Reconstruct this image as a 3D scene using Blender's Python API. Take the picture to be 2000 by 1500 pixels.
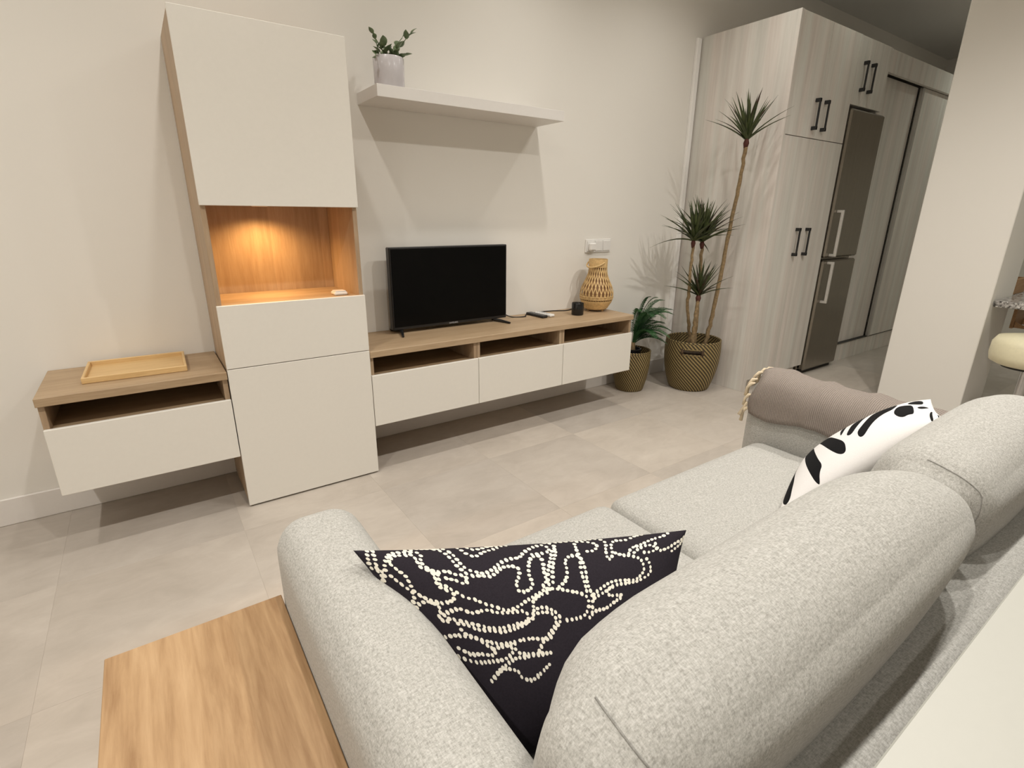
import bpy, bmesh, math, random
import numpy as np
from mathutils import Vector, Matrix
random.seed(7)
for o in list(bpy.data.objects): bpy.data.objects.remove(o)
S = bpy.context.scene
C = S.collection
PI = math.pi

# ------------------------------------------------------------------ camera
CAM = np.array([-0.2085, -2.7533, 1.2586]); YAW, PITCH, ROLL, F = 0.6099, -0.3164, 0.0095, 1014.1
def cam_axes():
    cy, sy, cp, sp = math.cos(YAW), math.sin(YAW), math.cos(PITCH), math.sin(PITCH)
    f = Vector((sy*cp, cy*cp, sp)); r0 = Vector((cy, -sy, 0)); u0 = r0.cross(f)
    c, s = math.cos(ROLL), math.sin(ROLL)
    return c*r0 + s*u0, -s*r0 + c*u0, f
r_, u_, f_ = cam_axes()
cd = bpy.data.cameras.new('camera'); cam = bpy.data.objects.new('camera', cd); C.objects.link(cam)
cd.sensor_width = 36; cd.lens = F*36/2000; cd.clip_start = 0.02; cd.clip_end = 60
cam.matrix_world = Matrix(((r_.x, u_.x, -f_.x, CAM[0]), (r_.y, u_.y, -f_.y, CAM[1]), (r_.z, u_.z, -f_.z, CAM[2]), (0, 0, 0, 1)))
S.camera = cam

# ------------------------------------------------------------------ world, exposure, lamps
w = bpy.data.worlds.new('world'); S.world = w; w.use_nodes = True
w.node_tree.nodes['Background'].inputs[0].default_value = (1.0, 0.95, 0.88, 1); w.node_tree.nodes['Background'].inputs[1].default_value = 0.05
S.view_settings.view_transform = 'Standard'; S.view_settings.look = 'None'
S.view_settings.exposure = 0.22; S.view_settings.gamma = 1.0; S.view_settings.use_curve_mapping = False
CEIL = 2.98
LAMP_COL = (1.0, 0.96, 0.895)
KITCHEN_COL = (0.97, 1.0, 0.88)
DOWNLIGHTS = [  # x, y, watts, what it hangs above
    (-1.20, -0.78, 35, 'the wall left of the short oak unit'), (0.22, -0.78, 25, 'the tall lit cabinet'), (1.66, -0.78, 27, 'the television bench'), (2.75, -0.80, 22, 'the potted palm, added fill'),  # palm lamp is unseen fill, added to lift shadows and cupboard side
    (-1.20, -2.30, 90, 'the floor left of the oak side table'), (0.22, -2.30, 54, 'the near end of the sofa'), (1.72, -2.30, 80, 'the far end of the sofa'), (2.55, -2.30, 92, 'the floor by the pillar, added fill'),  # last lamp is unseen, placed to brighten the pillar and cupboard side
    (-1.20, -3.80, 30, 'the left rear corner, unseen fill'), (1.0, -3.80, 10, 'the white table behind the sofa, unseen fill'), (2.9, -3.80, 10, 'the right rear part, unseen fill'),  # unseen rear row, used as fill light
    (4.0, -1.05, 3.5, 'the tall grey cupboard'), (6.2, -1.3, 17, 'the sliding wardrobe'), (5.6, -3.1, 34, 'the kitchen behind the granite bar')]

# ------------------------------------------------------------------ helpers
WL = {}
def vec(a): return np.array(a, float)
class MB:
    def __init__(s): s.v = []; s.f = []
    def add(s, vs, fs):
        n = len(s.v); s.v += [tuple(map(float, q)) for q in vs]; s.f += [tuple(i+n for i in f) for f in fs]; return s
    def box(s, x0, x1, y0, y1, z0, z1, c=0.0015, M=None):
        bm = bmesh.new(); c = min(c, .49*min(abs(x1-x0), abs(y1-y0), abs(z1-z0)))
        cx, cy, cz = (x0+x1)/2, (y0+y1)/2, (z0+z1)/2; hx, hy, hz = abs(x1-x0)/2, abs(y1-y0)/2, abs(z1-z0)/2
        vs = []; idx = {}
        for sx in (-1, 1):
            for sy in (-1, 1):
                for sz in (-1, 1):
                    for k in range(3):
                        q = [cx+sx*(hx-(0 if k == 0 else c)), cy+sy*(hy-(0 if k == 1 else c)), cz+sz*(hz-(0 if k == 2 else c))]
                        idx[(sx, sy, sz, k)] = len(vs); vs.append(q)
        fs = []
        for k in range(3):
            a, b = [(1, 2), (2, 0), (0, 1)][k]
            for sg in (-1, 1):
                ring = []
                for (p, q) in ((-1, -1), (1, -1), (1, 1), (-1, 1)):
                    key = [0, 0, 0]; key[k] = sg; key[a] = p; key[b] = q
                    ring.append(idx[tuple(key)+(k,)])
                fs.append(ring if sg > 0 else ring[::-1])
        for k in range(3):            # edges running along axis k
            a, b = [(1, 2), (2, 0), (0, 1)][k]
            for p in (-1, 1):
                for q in (-1, 1):
                    def kk(e, face):
                        key = [0, 0, 0]; key[k] = e; key[a] = p; key[b] = q
                        return idx[tuple(key)+(face,)]
                    ring = [kk(-1, a), kk(1, a), kk(1, b), kk(-1, b)]
                    fs.append(ring if p*q < 0 else ring[::-1])
        for sx in (-1, 1):
            for sy in (-1, 1):
                for sz in (-1, 1):
                    t = [idx[(sx, sy, sz, k)] for k in range(3)]
                    fs.append(t if sx*sy*sz > 0 else t[::-1])
        bm.free()
        if M is not None: vs = [tuple(M @ Vector(q)) for q in vs]
        return s.add(vs, fs)
    def tube(s, path, r, n=8, caps=True):
        path = [Vector(q) for q in path]; m = len(path); vs = []; fs = []
        rs = r if hasattr(r, '__len__') else [r]*m
        t = (path[1]-path[0]).normalized(); up = Vector((0, 0, 1)) if abs(t.z) < .9 else Vector((1, 0, 0))
        nrm = (up - t*up.dot(t)).normalized()
        for i in range(m):
            t = (path[min(i+1, m-1)]-path[max(i-1, 0)])
            t = t.normalized() if t.length > 1e-9 else Vector((0, 0, 1))
            nrm = (nrm - t*nrm.dot(t))
            nrm = nrm.normalized() if nrm.length > 1e-6 else t.orthogonal().normalized()
            b = t.cross(nrm)
            for k in range(n):
                a = 2*PI*k/n; vs.append(path[i] + (nrm*math.cos(a)+b*math.sin(a))*rs[i])
        for i in range(m-1):
            for k in range(n):
                k2 = (k+1) % n; fs.append((i*n+k, i*n+k2, (i+1)*n+k2, (i+1)*n+k))
        if caps: fs.append(tuple(range(n))[::-1]); fs.append(tuple((m-1)*n+k for k in range(n)))
        return s.add(vs, fs)
    def ribbon(s, path, nrms, wid, th):
        """flat strip: path points, surface normals, width, thickness"""
        vs = []; fs = []; m = len(path)
        for i in range(m):
            p = Vector(path[i]); t = (Vector(path[min(i+1, m-1)])-Vector(path[max(i-1, 0)])).normalized()
            nn = Vector(nrms[i]).normalized(); b = t.cross(nn).normalized()
            for a, c in ((-1, -1), (1, -1), (1, 1), (-1, 1)): vs.append(p + b*a*wid/2 + nn*c*th/2)
        for i in range(m-1):
            for k in range(4):
                k2 = (k+1) % 4; fs.append((i*4+k, (i+1)*4+k, (i+1)*4+k2, i*4+k2))
        fs.append((0, 1, 2, 3)); fs.append(tuple((m-1)*4+k for k in (3, 2, 1, 0)))
        return s.add(vs, fs)
    def lathe(s, prof, cx, cy, n=32, skip=None):
        """prof: (r,z) list; closed solids should start and end at r=0"""
        vs = []; fs = []; m = len(prof)
        for (r, z) in prof:
            for k in range(n):
                a = 2*PI*k/n; vs.append((cx+r*math.cos(a), cy+r*math.sin(a), z))
        for i in range(m-1):
            for k in range(n):
                if skip and skip(i, k): continue
                k2 = (k+1) % n; fs.append((i*n+k, i*n+k2, (i+1)*n+k2, (i+1)*n+k))
        return s.add(vs, fs)
    def build(s, name, mat, parent=None, smooth=False, angle=None, merge=False):
        V = np.array(s.v); o3 = (V.min(0)+V.max(0))/2
        if parent is None: o3[2] = V[:, 2].min()
        me = bpy.data.meshes.new(name); me.from_pydata([tuple(q) for q in (V-o3)], [], s.f)
        if merge:
            bm = bmesh.new(); bm.from_mesh(me); bmesh.ops.remove_doubles(bm, verts=bm.verts, dist=1e-5); bm.to_mesh(me); bm.free()
        me.validate(); me.update()
        if smooth:
            for p in me.polygons: p.use_smooth = True
            if angle: me.set_sharp_from_angle(angle=math.radians(angle))
        ob = bpy.data.objects.new(name, me); C.objects.link(ob)
        if mat is not None: me.materials.append(M[mat] if isinstance(mat, str) else mat)
        pw = vec((0, 0, 0))
        if parent is not None: ob.parent = parent; pw = WL[parent.name]
        ob.location = o3-pw; WL[ob.name] = o3
        return ob
def thing(name, loc, label, cat, group=None):
    o = bpy.data.objects.new(name, None); C.objects.link(o); o.location = loc; o.empty_display_size = .1
    WL[o.name] = vec(loc); return tag(o, label, cat, group)
def tag(o, label, cat, group=None):
    o['label'] = label; o['category'] = cat
    if group: o['group'] = group
    return o
def struct(o): o['kind'] = 'structure'; return o
def bx(name, b, mat, parent=None, c=.0015): return MB().box(*b, c=c).build(name, mat, parent)
def soft_pt(q, h, r, bulge, warp=None):
    """a point of a rounded, slightly puffed box; q on the surface of the +-1 cube"""
    q = np.array(q, float); p = q*h; inner = np.clip(p, -(h-r), h-r); d = p-inner; L = np.linalg.norm(d)
    if L > 1e-9: p = inner+d/L*min(L, r)
    e = np.array([(1-q[1]**2)*(1-q[2]**2), (1-q[0]**2)*(1-q[2]**2), (1-q[0]**2)*(1-q[1]**2)])
    p = p+np.sign(q)*np.abs(q)**2*e*np.array(bulge)
    return np.array(warp(p, q)) if warp else p
def softbox(mb, c, h, r, bulge=(0, 0, 0), rot=None, n=14, warp=None):
    """cushion: centre, half sizes, edge radius, bulge per axis"""
    c = np.array(c, float); h = np.array(h, float); idx = {}; vs = []; fs = []
    R3 = np.array(rot) if rot is not None else np.eye(3)
    lin = np.linspace(-1, 1, n+1); lin = np.sign(lin)*(1-(1-np.abs(lin))**1.35)
    def vid(q):
        k = tuple(np.round(q, 6))
        if k not in idx: idx[k] = len(vs); vs.append(tuple(R3@soft_pt(q, h, r, bulge, warp)+c))
        return idx[k]
    for ax in range(3):
        a, b = [(1, 2), (2, 0), (0, 1)][ax]
        for sg in (-1, 1):
            for i in range(n):
                for j in range(n):
                    ring = []
                    for (u, v) in ((i, j), (i+1, j), (i+1, j+1), (i, j+1)):
                        q = [0, 0, 0]; q[ax] = sg; q[a] = lin[u]; q[b] = lin[v]; ring.append(vid(q))
                    fs.append(ring if sg > 0 else ring[::-1])
    return mb.add(vs, fs)
def rotx(a): c, s = math.cos(a), math.sin(a); return np.array([[1, 0, 0], [0, c, -s], [0, s, c]])
def rotz(a): c, s = math.cos(a), math.sin(a); return np.array([[c, -s, 0], [s, c, 0], [0, 0, 1]])
def smoothpath(pts, n=8):
    P = [Vector(p) for p in pts]; P = [P[0]*2-P[1]]+P+[P[-1]*2-P[-2]]; out = []
    for i in range(1, len(P)-2):
        for k in range(n):
            t = k/n; a, b, c, d = P[i-1:i+3]
            out.append(.5*((2*b)+(c-a)*t+(2*a-5*b+4*c-d)*t*t+(3*b-a-3*c+d)*t**3))
    out.append(P[-2]); return out

# ------------------------------------------------------------------ materials
M = {}
class NT:
    def __init__(s, name):
        s.m = bpy.data.materials.new(name); s.m.use_nodes = True; s.t = s.m.node_tree; s.b = s.t.nodes['Principled BSDF']; M[name] = s.m
    def n(s, ty, **kw):
        nd = s.t.nodes.new(ty)
        for k, v in kw.items(): setattr(nd, k, v)
        return nd
    def l(s, a, b): s.t.links.new(a, b)
    def coord(s, scale=(1, 1, 1), rand=True, rot=(0, 0, 0)):
        tc = s.n('ShaderNodeTexCoord'); mp = s.n('ShaderNodeMapping'); mp.inputs['Scale'].default_value = scale; mp.inputs['Rotation'].default_value = rot
        if rand:
            oi = s.n('ShaderNodeObjectInfo'); ml = s.n('ShaderNodeMath', operation='MULTIPLY'); ml.inputs[1].default_value = 37.0; s.l(oi.outputs['Random'], ml.inputs[0])
            ad = s.n('ShaderNodeVectorMath', operation='ADD'); s.l(tc.outputs['Object'], ad.inputs[0]); s.l(ml.outputs[0], ad.inputs[1]); s.l(ad.outputs[0], mp.inputs[0])
        else: s.l(tc.outputs['Object'], mp.inputs[0])
        return mp.outputs[0]
    def noise(s, vecout, scale, detail=4, rough=.55, dist=0):
        nd = s.n('ShaderNodeTexNoise'); nd.inputs['Scale'].default_value = scale; nd.inputs['Detail'].default_value = detail; nd.inputs['Roughness'].default_value = rough; nd.inputs['Distortion'].default_value = dist
        s.l(vecout, nd.inputs['Vector']); return nd.outputs['Fac']
    def ramp(s, fac, stops):
        r = s.n('ShaderNodeValToRGB'); e = r.color_ramp.elements
        while len(e) < len(stops): e.new(.5)
        for i, (p, c) in enumerate(stops): e[i].position = p; e[i].color = (*c, 1)
        s.l(fac, r.inputs[0]); return r.outputs[0]
    def math(s, op, a, b=None):
        m = s.n('ShaderNodeMath', operation=op)
        for i, x in enumerate((a, b)):
            if x is None: continue
            if isinstance(x, (int, float)): m.inputs[i].default_value = x
            else: s.l(x, m.inputs[i])
        return m.outputs[0]
    def mix(s, fac, a, b, mode='MIX'):
        m = s.n('ShaderNodeMix', data_type='RGBA', blend_type=mode)
        for i, x in ((0, fac), (6, a), (7, b)):
            if isinstance(x, (int, float)): m.inputs[i].default_value = x
            elif isinstance(x, tuple): m.inputs[i].default_value = (*x, 1)
            else: s.l(x, m.inputs[i])
        return m.outputs[2]
    def col(s, x):
        if isinstance(x, tuple): s.b.inputs['Base Color'].default_value = (*x, 1)
        else: s.l(x, s.b.inputs['Base Color'])
        return s
    def rough(s, r, metal=0, spec=None):
        s.b.inputs['Roughness'].default_value = r; s.b.inputs['Metallic'].default_value = metal
        if spec is not None: s.b.inputs['Specular IOR Level'].default_value = spec
        return s
    def bump(s, h, strength=.2, dist=.002):
        b = s.n('ShaderNodeBump'); b.inputs['Strength'].default_value = strength; b.inputs['Distance'].default_value = dist
        s.l(h, b.inputs['Height']); s.l(b.outputs[0], s.b.inputs['Normal']); return s
def plain(name, c, r=.5, metal=0, spec=None, grain=.04):
    m = NT(name); v = m.coord(); f = m.noise(v, 60, 3)
    d = tuple(max(0, x*(1-grain)) for x in c); e = tuple(min(1, x*(1+grain)) for x in c)
    m.col(m.ramp(f, [(.3, d), (.7, e)])).rough(r, metal, spec); return m
def wood(name, dark, mid, light, axis, r=.5, stave=0, fine=1.0, contrast=1.0):
    m = NT(name); st = [9, 9, 9]; st[axis] = .7; lo = [3.2, 3.2, 3.2]; lo[axis] = .25
    v = m.coord(tuple(st)); v2 = m.coord(tuple(lo))
    f1 = m.noise(v, 9*fine, 6, .65, .3); f2 = m.noise(v2, 2.6, 3, .5, .8)
    fac = m.math('ADD', m.math('MULTIPLY', f1, .55), m.math('MULTIPLY', f2, .45))
    c = m.ramp(fac, [(.5-.17/contrast, dark), (.5, mid), (.5+.17/contrast, light)])
    if stave:
        tc = m.n('ShaderNodeTexCoord'); sx = m.n('ShaderNodeSeparateXYZ'); m.l(tc.outputs['Object'], sx.inputs[0])
        q = m.math('FLOOR', m.math('DIVIDE', m.math('ADD', sx.outputs[0], sx.outputs[1]), stave))
        wn = m.n('ShaderNodeTexWhiteNoise', noise_dimensions='1D'); m.l(q, wn.inputs['W'])
        c = m.mix(1.0, c, m.ramp(wn.outputs['Value'], [(0, (.80, .80, .80)), (1, (1.0, 1.0, 1.0))]), 'MULTIPLY')
    m.col(c).rough(r).bump(f1, .12, .001); return m
def fabric(name, dark, mid, light, scale=1.0):
    m = NT(name); v = m.coord((1, 1, 1))
    va = m.coord((1, .22, .6)); vb = m.coord((.22, 1, .6))
    a = m.noise(va, 620*scale, 2, .6); b = m.noise(vb, 620*scale, 2, .6); g = m.noise(v, 230*scale, 4, .7)
    fac = m.math('ADD', m.math('MULTIPLY', m.math('ADD', a, b), .29), m.math('MULTIPLY', g, .42))
    m.col(m.ramp(fac, [(.38, dark), (.5, mid), (.62, light)])).rough(.95, 0, .15).bump(fac, .35, .0015)
    m.b.inputs['Sheen Weight'].default_value = .12; return m

m = NT('wall_paint'); v = m.coord(rand=False); f = m.noise(v, 130, 3); m.col((.84, .81, .755)).rough(.85, 0, .2).bump(f, .12, .001)
m = NT('ceiling_paint'); v = m.coord(rand=False); f = m.noise(v, 130, 3); m.col((.86, .85, .82)).rough(.9, 0, .2).bump(f, .1, .001)
plain('skirting_white', (.80, .76, .72), .4, grain=.01); plain('trim_white', (.92, .90, .87), .4, grain=.01)
m = NT('floor_tile'); v = m.coord((1, 1, 1)); f = m.noise(v, 2.2, 6, .62, .6); f2 = m.noise(m.coord((1.0, 2.2, 1)), 6, 6, .65, .9)
oi = m.n('ShaderNodeObjectInfo'); fac = m.math('ADD', m.math('MULTIPLY', f, .6), m.math('MULTIPLY', f2, .4))
c = m.ramp(fac, [(.32, (.455, .405, .35)), (.5, (.535, .48, .42)), (.68, (.61, .555, .49))])
m.col(m.mix(1.0, c, m.ramp(oi.outputs['Random'], [(0, (.86, .86, .87)), (1, (1.0, .99, .98))]), 'MULTIPLY')).rough(.42, 0, .4).bump(f2, .05, .001)
plain('grout', (.50, .45, .395), .9)
wood('oak_x', (.34, .23, .13), (.43, .305, .185), (.51, .375, .24), 0, .5)
wood('oak_y', (.41, .285, .17), (.50, .36, .225), (.58, .43, .285), 1, .5)
wood('oak_z', (.43, .29, .175), (.52, .37, .235), (.60, .45, .30), 2, .5, stave=.115)
wood('table_oak', (.31, .175, .08), (.44, .275, .14), (.54, .355, .195), 1, .45, fine=.8, contrast=1.15)
wood('bamboo', (.62, .40, .17), (.72, .49, .23), (.80, .58, .30), 0, .45)
m = NT('grey_wood'); f1 = m.noise(m.coord((9, 9, .5)), 9, 5, .6, .2); f2 = m.noise(m.coord((11, 11, .45)), 1.5, 2, .5, .3); f3 = m.noise(m.coord((7, 7, .3)), 1.6, 2)
c = m.ramp(m.math('ADD', m.math('MULTIPLY', f1, .35), m.math('MULTIPLY', f2, .65)), [(.32, (.60, .565, .53)), (.5, (.69, .66, .62)), (.66, (.765, .74, .705))])
m.col(m.mix(1.0, c, m.ramp(f3, [(.35, (1.0, .955, .935)), (.65, (.96, .98, .96))]), 'MULTIPLY')).rough(.5).bump(f1, .1, .001)
wood('brown_wood', (.25, .13, .05), (.36, .20, .09), (.45, .27, .13), 0, .5)
plain('white_laminate', (.80, .765, .70), .38, grain=.008)
plain('shelf_white', (.80, .77, .735), .4, grain=.008)
plain('table_white_shaded', (.47, .465, .42), .45, grain=.006)  # white darkened to stand in for shade cast on the table
fabric('sofa_fabric', (.315, .306, .280), (.45, .440, .410), (.58, .570, .54))
fabric('seam_fabric', (.22, .21, .19), (.29, .28, .26), (.36, .35, .33))
m = NT('throw_knit'); tc = m.n('ShaderNodeTexCoord'); wv = m.n('ShaderNodeTexWave', bands_direction='Y'); wv.inputs['Scale'].default_value = 55; wv.inputs['Distortion'].default_value = 1.2; wv.inputs['Detail'].default_value = 2; wv.inputs['Detail Scale'].default_value = 6
m.l(tc.outputs['Object'], wv.inputs['Vector']); g = m.noise(m.coord(), 300, 3)
fac = m.math('ADD', m.math('MULTIPLY', wv.outputs['Fac'], .5), m.math('MULTIPLY', g, .5)); m.col(m.ramp(fac, [(.2, (.20, .168, .145)), (.8, (.36, .31, .275))])).rough(.95, 0, .1).bump(fac, .6, .003)
plain('tassel_cream', (.72, .60, .43), .9, grain=.1)
plain('black_plastic', (.012, .012, .013), .35); plain('screen_black', (.002, .002, .002), .3, spec=.12, grain=0)
plain('logo_grey', (.55, .55, .56), .3); plain('white_plastic', (.82, .80, .77), .35, grain=.01); plain('grey_plastic', (.30, .30, .31), .5)
plain('black_glass', (.008, .008, .008), .15); plain('wax', (.75, .68, .52), .6)
plain('handle_black', (.012, .012, .012), .45); plain('cable_black', (.015, .012, .01), .6)
plain('cane', (.70, .48, .22), .55, grain=.15); plain('cane_dark', (.55, .35, .15), .6, grain=.15)
m = NT('brushed_steel'); f = m.noise(m.coord((60, 60, .8)), 6, 3); m.col(m.ramp(f, [(.3, (.24, .215, .18)), (.7, (.30, .275, .235))])).rough(.22, .95)
plain('steel_handle', (.72, .70, .66), .3, .6); plain('aluminium', (.50, .49, .47), .35, .7); plain('dark_gap', (.03, .028, .025), .8); plain('chrome', (.6, .6, .6), .2, 1)
plain('cream_vinyl', (.80, .74, .52), .45, grain=.03)
m = NT('granite'); vo = m.n('ShaderNodeTexVoronoi'); vo.inputs['Scale'].default_value = 90; m.l(m.coord(), vo.inputs['Vector']); g = m.noise(m.coord(), 60, 5)
m.col(m.ramp(m.math('ADD', m.math('MULTIPLY', vo.outputs['Color'], .5), m.math('MULTIPLY', g, .5)), [(.3, (.06, .055, .05)), (.5, (.34, .32, .30)), (.68, (.62, .60, .57))])).rough(.2)
m = NT('basket_weave'); tc = m.n('ShaderNodeTexCoord'); sx = m.n('ShaderNodeSeparateXYZ'); m.l(tc.outputs['Object'], sx.inputs[0])
an = m.math('ARCTAN2', sx.outputs[1], sx.outputs[0]); ph = m.math('ADD', m.math('MULTIPLY', an, 44/(2*PI)), m.math('MULTIPLY', sx.outputs[2], 36.0))
tri = m.math('ABSOLUTE', m.math('SUBTRACT', m.math('FRACT', ph), .5)); rows = m.math('ABSOLUTE', m.math('SUBTRACT', m.math('FRACT', m.math('MULTIPLY', sx.outputs[2], 95)), .5))
g = m.noise(m.coord(), 120, 3); fac = m.math('ADD', m.math('MULTIPLY', tri, 1.6), m.math('MULTIPLY', m.math('ADD', rows, g), .22))
m.col(m.ramp(fac, [(.32, (.03, .02, .008)), (.50, (.10, .07, .024)), (.68, (.27, .195, .075)), (.95, (.36, .265, .115))])).rough(.7).bump(m.math('ADD', tri, rows), .5, .004)
plain('basket_dark', (.07, .04, .018), .8, grain=.3); plain('soil', (.06, .04, .025), .95, grain=.4)
plain('pot_lilac', (.60, .57, .585), .22, grain=.02)
m = NT('leaf_green'); f = m.noise(m.coord((3, 3, 3)), 6, 3); m.col(m.ramp(f, [(.3, (.024, .036, .010)), (.7, (.075, .095, .028))])).rough(.45)
m = NT('leaf_red'); f = m.noise(m.coord((3, 3, 3)), 6, 3); m.col(m.ramp(f, [(.3, (.055, .014, .010)), (.7, (.035, .06, .02))])).rough(.45)
m = NT('palm_green'); f = m.noise(m.coord((3, 3, 3)), 6, 3); m.col(m.ramp(f, [(.3, (.012, .055, .016)), (.7, (.05, .14, .045))])).rough(.45)
m = NT('sage_leaf'); f = m.noise(m.coord((3, 3, 3)), 9, 3); m.col(m.ramp(f, [(.3, (.075, .12, .055)), (.7, (.22, .28, .15))])).rough(.5)
plain('trunk_bark', (.26, .18, .092), .85, grain=.3); plain('trunk_red', (.085, .022, .014), .7, grain=.2)
m = NT('lamp_glow'); m.col((.9, .85, .75)).rough(.4); m.b.inputs['Emission Color'].default_value = (*LAMP_COL, 1); m.b.inputs['Emission Strength'].default_value = 12
def print_material(name, ground, ink, edge=.0):
    """two-colour textile print: 'ink' point attribute < 0 is printed"""
    m = NT(name); at = m.n('ShaderNodeAttribute', attribute_name='ink'); fac = m.math('LESS_THAN', at.outputs['Fac'], edge)
    g = m.noise(m.coord(), 350, 3); c = m.mix(fac, ground, ink); m.col(m.mix(.12, c, m.ramp(g, [(.3, (0, 0, 0)), (.7, (1, 1, 1))]), 'SOFT_LIGHT')).rough(.9, 0, .15).bump(g, .2, .001); return m
print_material('dotted_print', (.022, .018, .024), (.80, .76, .66)); print_material('leaf_print', (.86, .84, .83), (.008, .008, .009))

# ------------------------------------------------------------------ the room
RX0, RX1, RY0 = -2.05, 7.75, -4.80
floor = struct(bx('floor', (RX0, RX1, RY0, 0, -.10, -.0006), 'grout', c=0))
tile_me = None
for i in range(-3, 15):
    for j in range(8):
        x0, x1 = -.65+.6*i, -.05+.6*i; y1, y0 = -.6*j, -.6*(j+1)
        x0, x1, y0 = max(x0, RX0), min(x1, RX1), max(y0, RY0)
        if x1-x0 < .02 or y1-y0 < .02: continue
        g = .0002
        if abs(x1-x0-.6) < 1e-6 and tile_me is not None:
            t = bpy.data.objects.new('tile', tile_me); C.objects.link(t); t.parent = floor
            t.location = vec(((x0+x1)/2, (y0+y1)/2, -.007))-WL[floor.name]; continue
        t = bx('tile', (x0+g, x1-g, y0+g, y1-g, -.014, 0), 'floor_tile', floor, c=.0002)
        if abs(x1-x0-.6) < 1e-6: tile_me = t.data
struct(bx('ceiling', (RX0-.1, RX1+.1, RY0-.1, .1, CEIL, CEIL+.1), 'ceiling_paint', c=0))
struct(bx('wall_back', (RX0-.1, RX1+.1, 0, .1, -.10, CEIL), 'wall_paint', c=0))
struct(bx('wall_left', (RX0-.1, RX0, RY0, 0, -.10, CEIL), 'wall_paint', c=0))
struct(bx('wall_right', (RX1, RX1+.1, RY0, 0, -.10, CEIL), 'wall_paint', c=0))
struct(bx('wall_front', (RX0-.1, RX1+.1, RY0-.1, RY0, -.10, CEIL), 'wall_paint', c=0))
struct(bx('wall_pillar', (4.05, 4.50, -1.81, -1.33, 0, CEIL), 'wall_paint', c=.004))
struct(bx('baseboard_back', (RX0, 3.268, -.014, 0, 0, .118), 'skirting_white', c=.003))
struct(bx('baseboard_left', (RX0, RX0+.014, RY0, -.014, 0, .118), 'skirting_white', c=.003))
struct(bx('trim_1', (3.272, 3.318, -.022, 0, 0, 2.452), 'trim_white', c=.003))
for k, (x, y, wt, where) in enumerate(DOWNLIGHTS):
    dl = thing('ceiling_downlight', (x, y, CEIL-.012), 'small round recessed ceiling downlight above '+where, 'downlight', 'recessed ceiling downlights')
    MB().lathe([(.036, CEIL-.004), (.036, CEIL-.012), (.048, CEIL-.012), (.050, CEIL), (.036, CEIL)], x, y, 28).build('bezel', 'white_plastic', dl, True, 40)
    MB().lathe([(0, CEIL-.006), (.036, CEIL-.006), (.036, CEIL-.001), (0, CEIL-.001)], x, y, 24).build('lens', 'lamp_glow', dl)
    ld = bpy.data.lights.new('downlight_beam', 'SPOT'); ld.energy = wt; ld.color = LAMP_COL if x < 3.5 else KITCHEN_COL; ld.spot_size = math.radians(150); ld.spot_blend = 1.0; ld.shadow_soft_size = .035
    lo = bpy.data.objects.new('downlight_beam', ld); C.objects.link(lo); lo.parent = dl; lo.location = (0, 0, -.016)

# ------------------------------------------------------------------ tall cabinet with lit niche
D = -.40; DF = -.418; T = .019
t = thing('tall_cabinet', (.3, -.21, 0), 'tall white and oak cabinet with a warmly lit open niche', 'cabinet')
for x in (.002, .598-T): bx('side_panel', (x, x+T, D, -.003, .012, 1.915), 'oak_z', t)
bx('top_panel', (.002+T, .598-T, D, -.003, 1.896, 1.915), 'oak_x', t); bx('base_panel', (.002+T, .598-T, D, -.003, .012, .031), 'oak_x', t)
bx('back_panel', (.002+T, .598-T, -.024, -.012, .031, 1.896), 'oak_z', t)
bx('niche_shelf', (.002+T, .598-T, D, -.024, .878, .897), 'oak_x', t); bx('niche_ceiling', (.002+T, .598-T, D, -.024, 1.283, 1.302), 'oak_x', t)
bx('upper_door', (.0, .6, DF, D-.001, 1.279, 1.92), 'white_laminate', t); bx('drawer_front', (.0, .6, DF, D-.001, .642, .901), 'white_laminate', t)
bx('lower_door', (.0, .6, DF, D-.001, .008, .639), 'white_laminate', t)
for x in (.05, .55):
    for y in (-.36, -.05): MB().lathe([(0, 0), (.02, 0), (.02, .012), (0, .012)], x, y, 16).build('foot', 'grey_plastic', t)
MB().lathe([(0, 1.2795), (.030, 1.2795), (.033, 1.281), (.033, 1.283), (0, 1.283)], .25, -.17, 28).build('light_fitting', 'white_plastic', t, True, 40)
ld = bpy.data.lights.new('niche_beam', 'SPOT'); ld.energy = 12.0; ld.color = (1.0, .58, .22); ld.spot_size = math.radians(150); ld.spot_blend = .8; ld.shadow_soft_size = .02
lo = bpy.data.objects.new('niche_beam', ld); C.objects.link(lo); lo.parent = t; lo.location = vec((.25, -.17, 1.276))-WL[t.name]

t = thing('smart_hub', (.515, -.31, .897), 'small white square gadget in the lit cabinet niche', 'gadget')
MB().box(.485, .545, -.345, -.285, .8975, .912, c=.004).build('case', 'white_plastic', t); MB().box(.490, .540, -.340, -.290, .912, .917, c=.002).build('lid', 'white_plastic', t)

# ------------------------------------------------------------------ wall-hung drawer units
def drawer_unit(x0, label, group, top):
    zb = .252; t = thing('wall_cabinet', (x0+.3, -.2, zb), label, 'cabinet', group)
    x1 = x0+.6; zt = zb+.38-.032
    for x in (x0+.001, x1-T-.001): bx('side_panel', (x, x+T, D, -.003, zb, zt), 'oak_z', t)
    bx('base_panel', (x0+T+.001, x1-T-.001, D, -.003, zb, zb+T), 'oak_x', t)
    bx('inner_shelf', (x0+T+.001, x1-T-.001, D, -.003, zb+.236, zb+.250), 'oak_x', t)
    bx('back_panel', (x0+T+.001, x1-T-.001, -.016, -.003, zb+.250, zt), 'oak_x', t)
    bx('drawer_front', (x0+.0015, x1-.0015, DF, D-.001, zb, zb+.260), 'white_laminate', t)
    if top: bx('top_panel', (x0-.002, x1-.001, DF, -.003, zt, zt+.032), 'oak_x', t)
    return t
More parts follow.
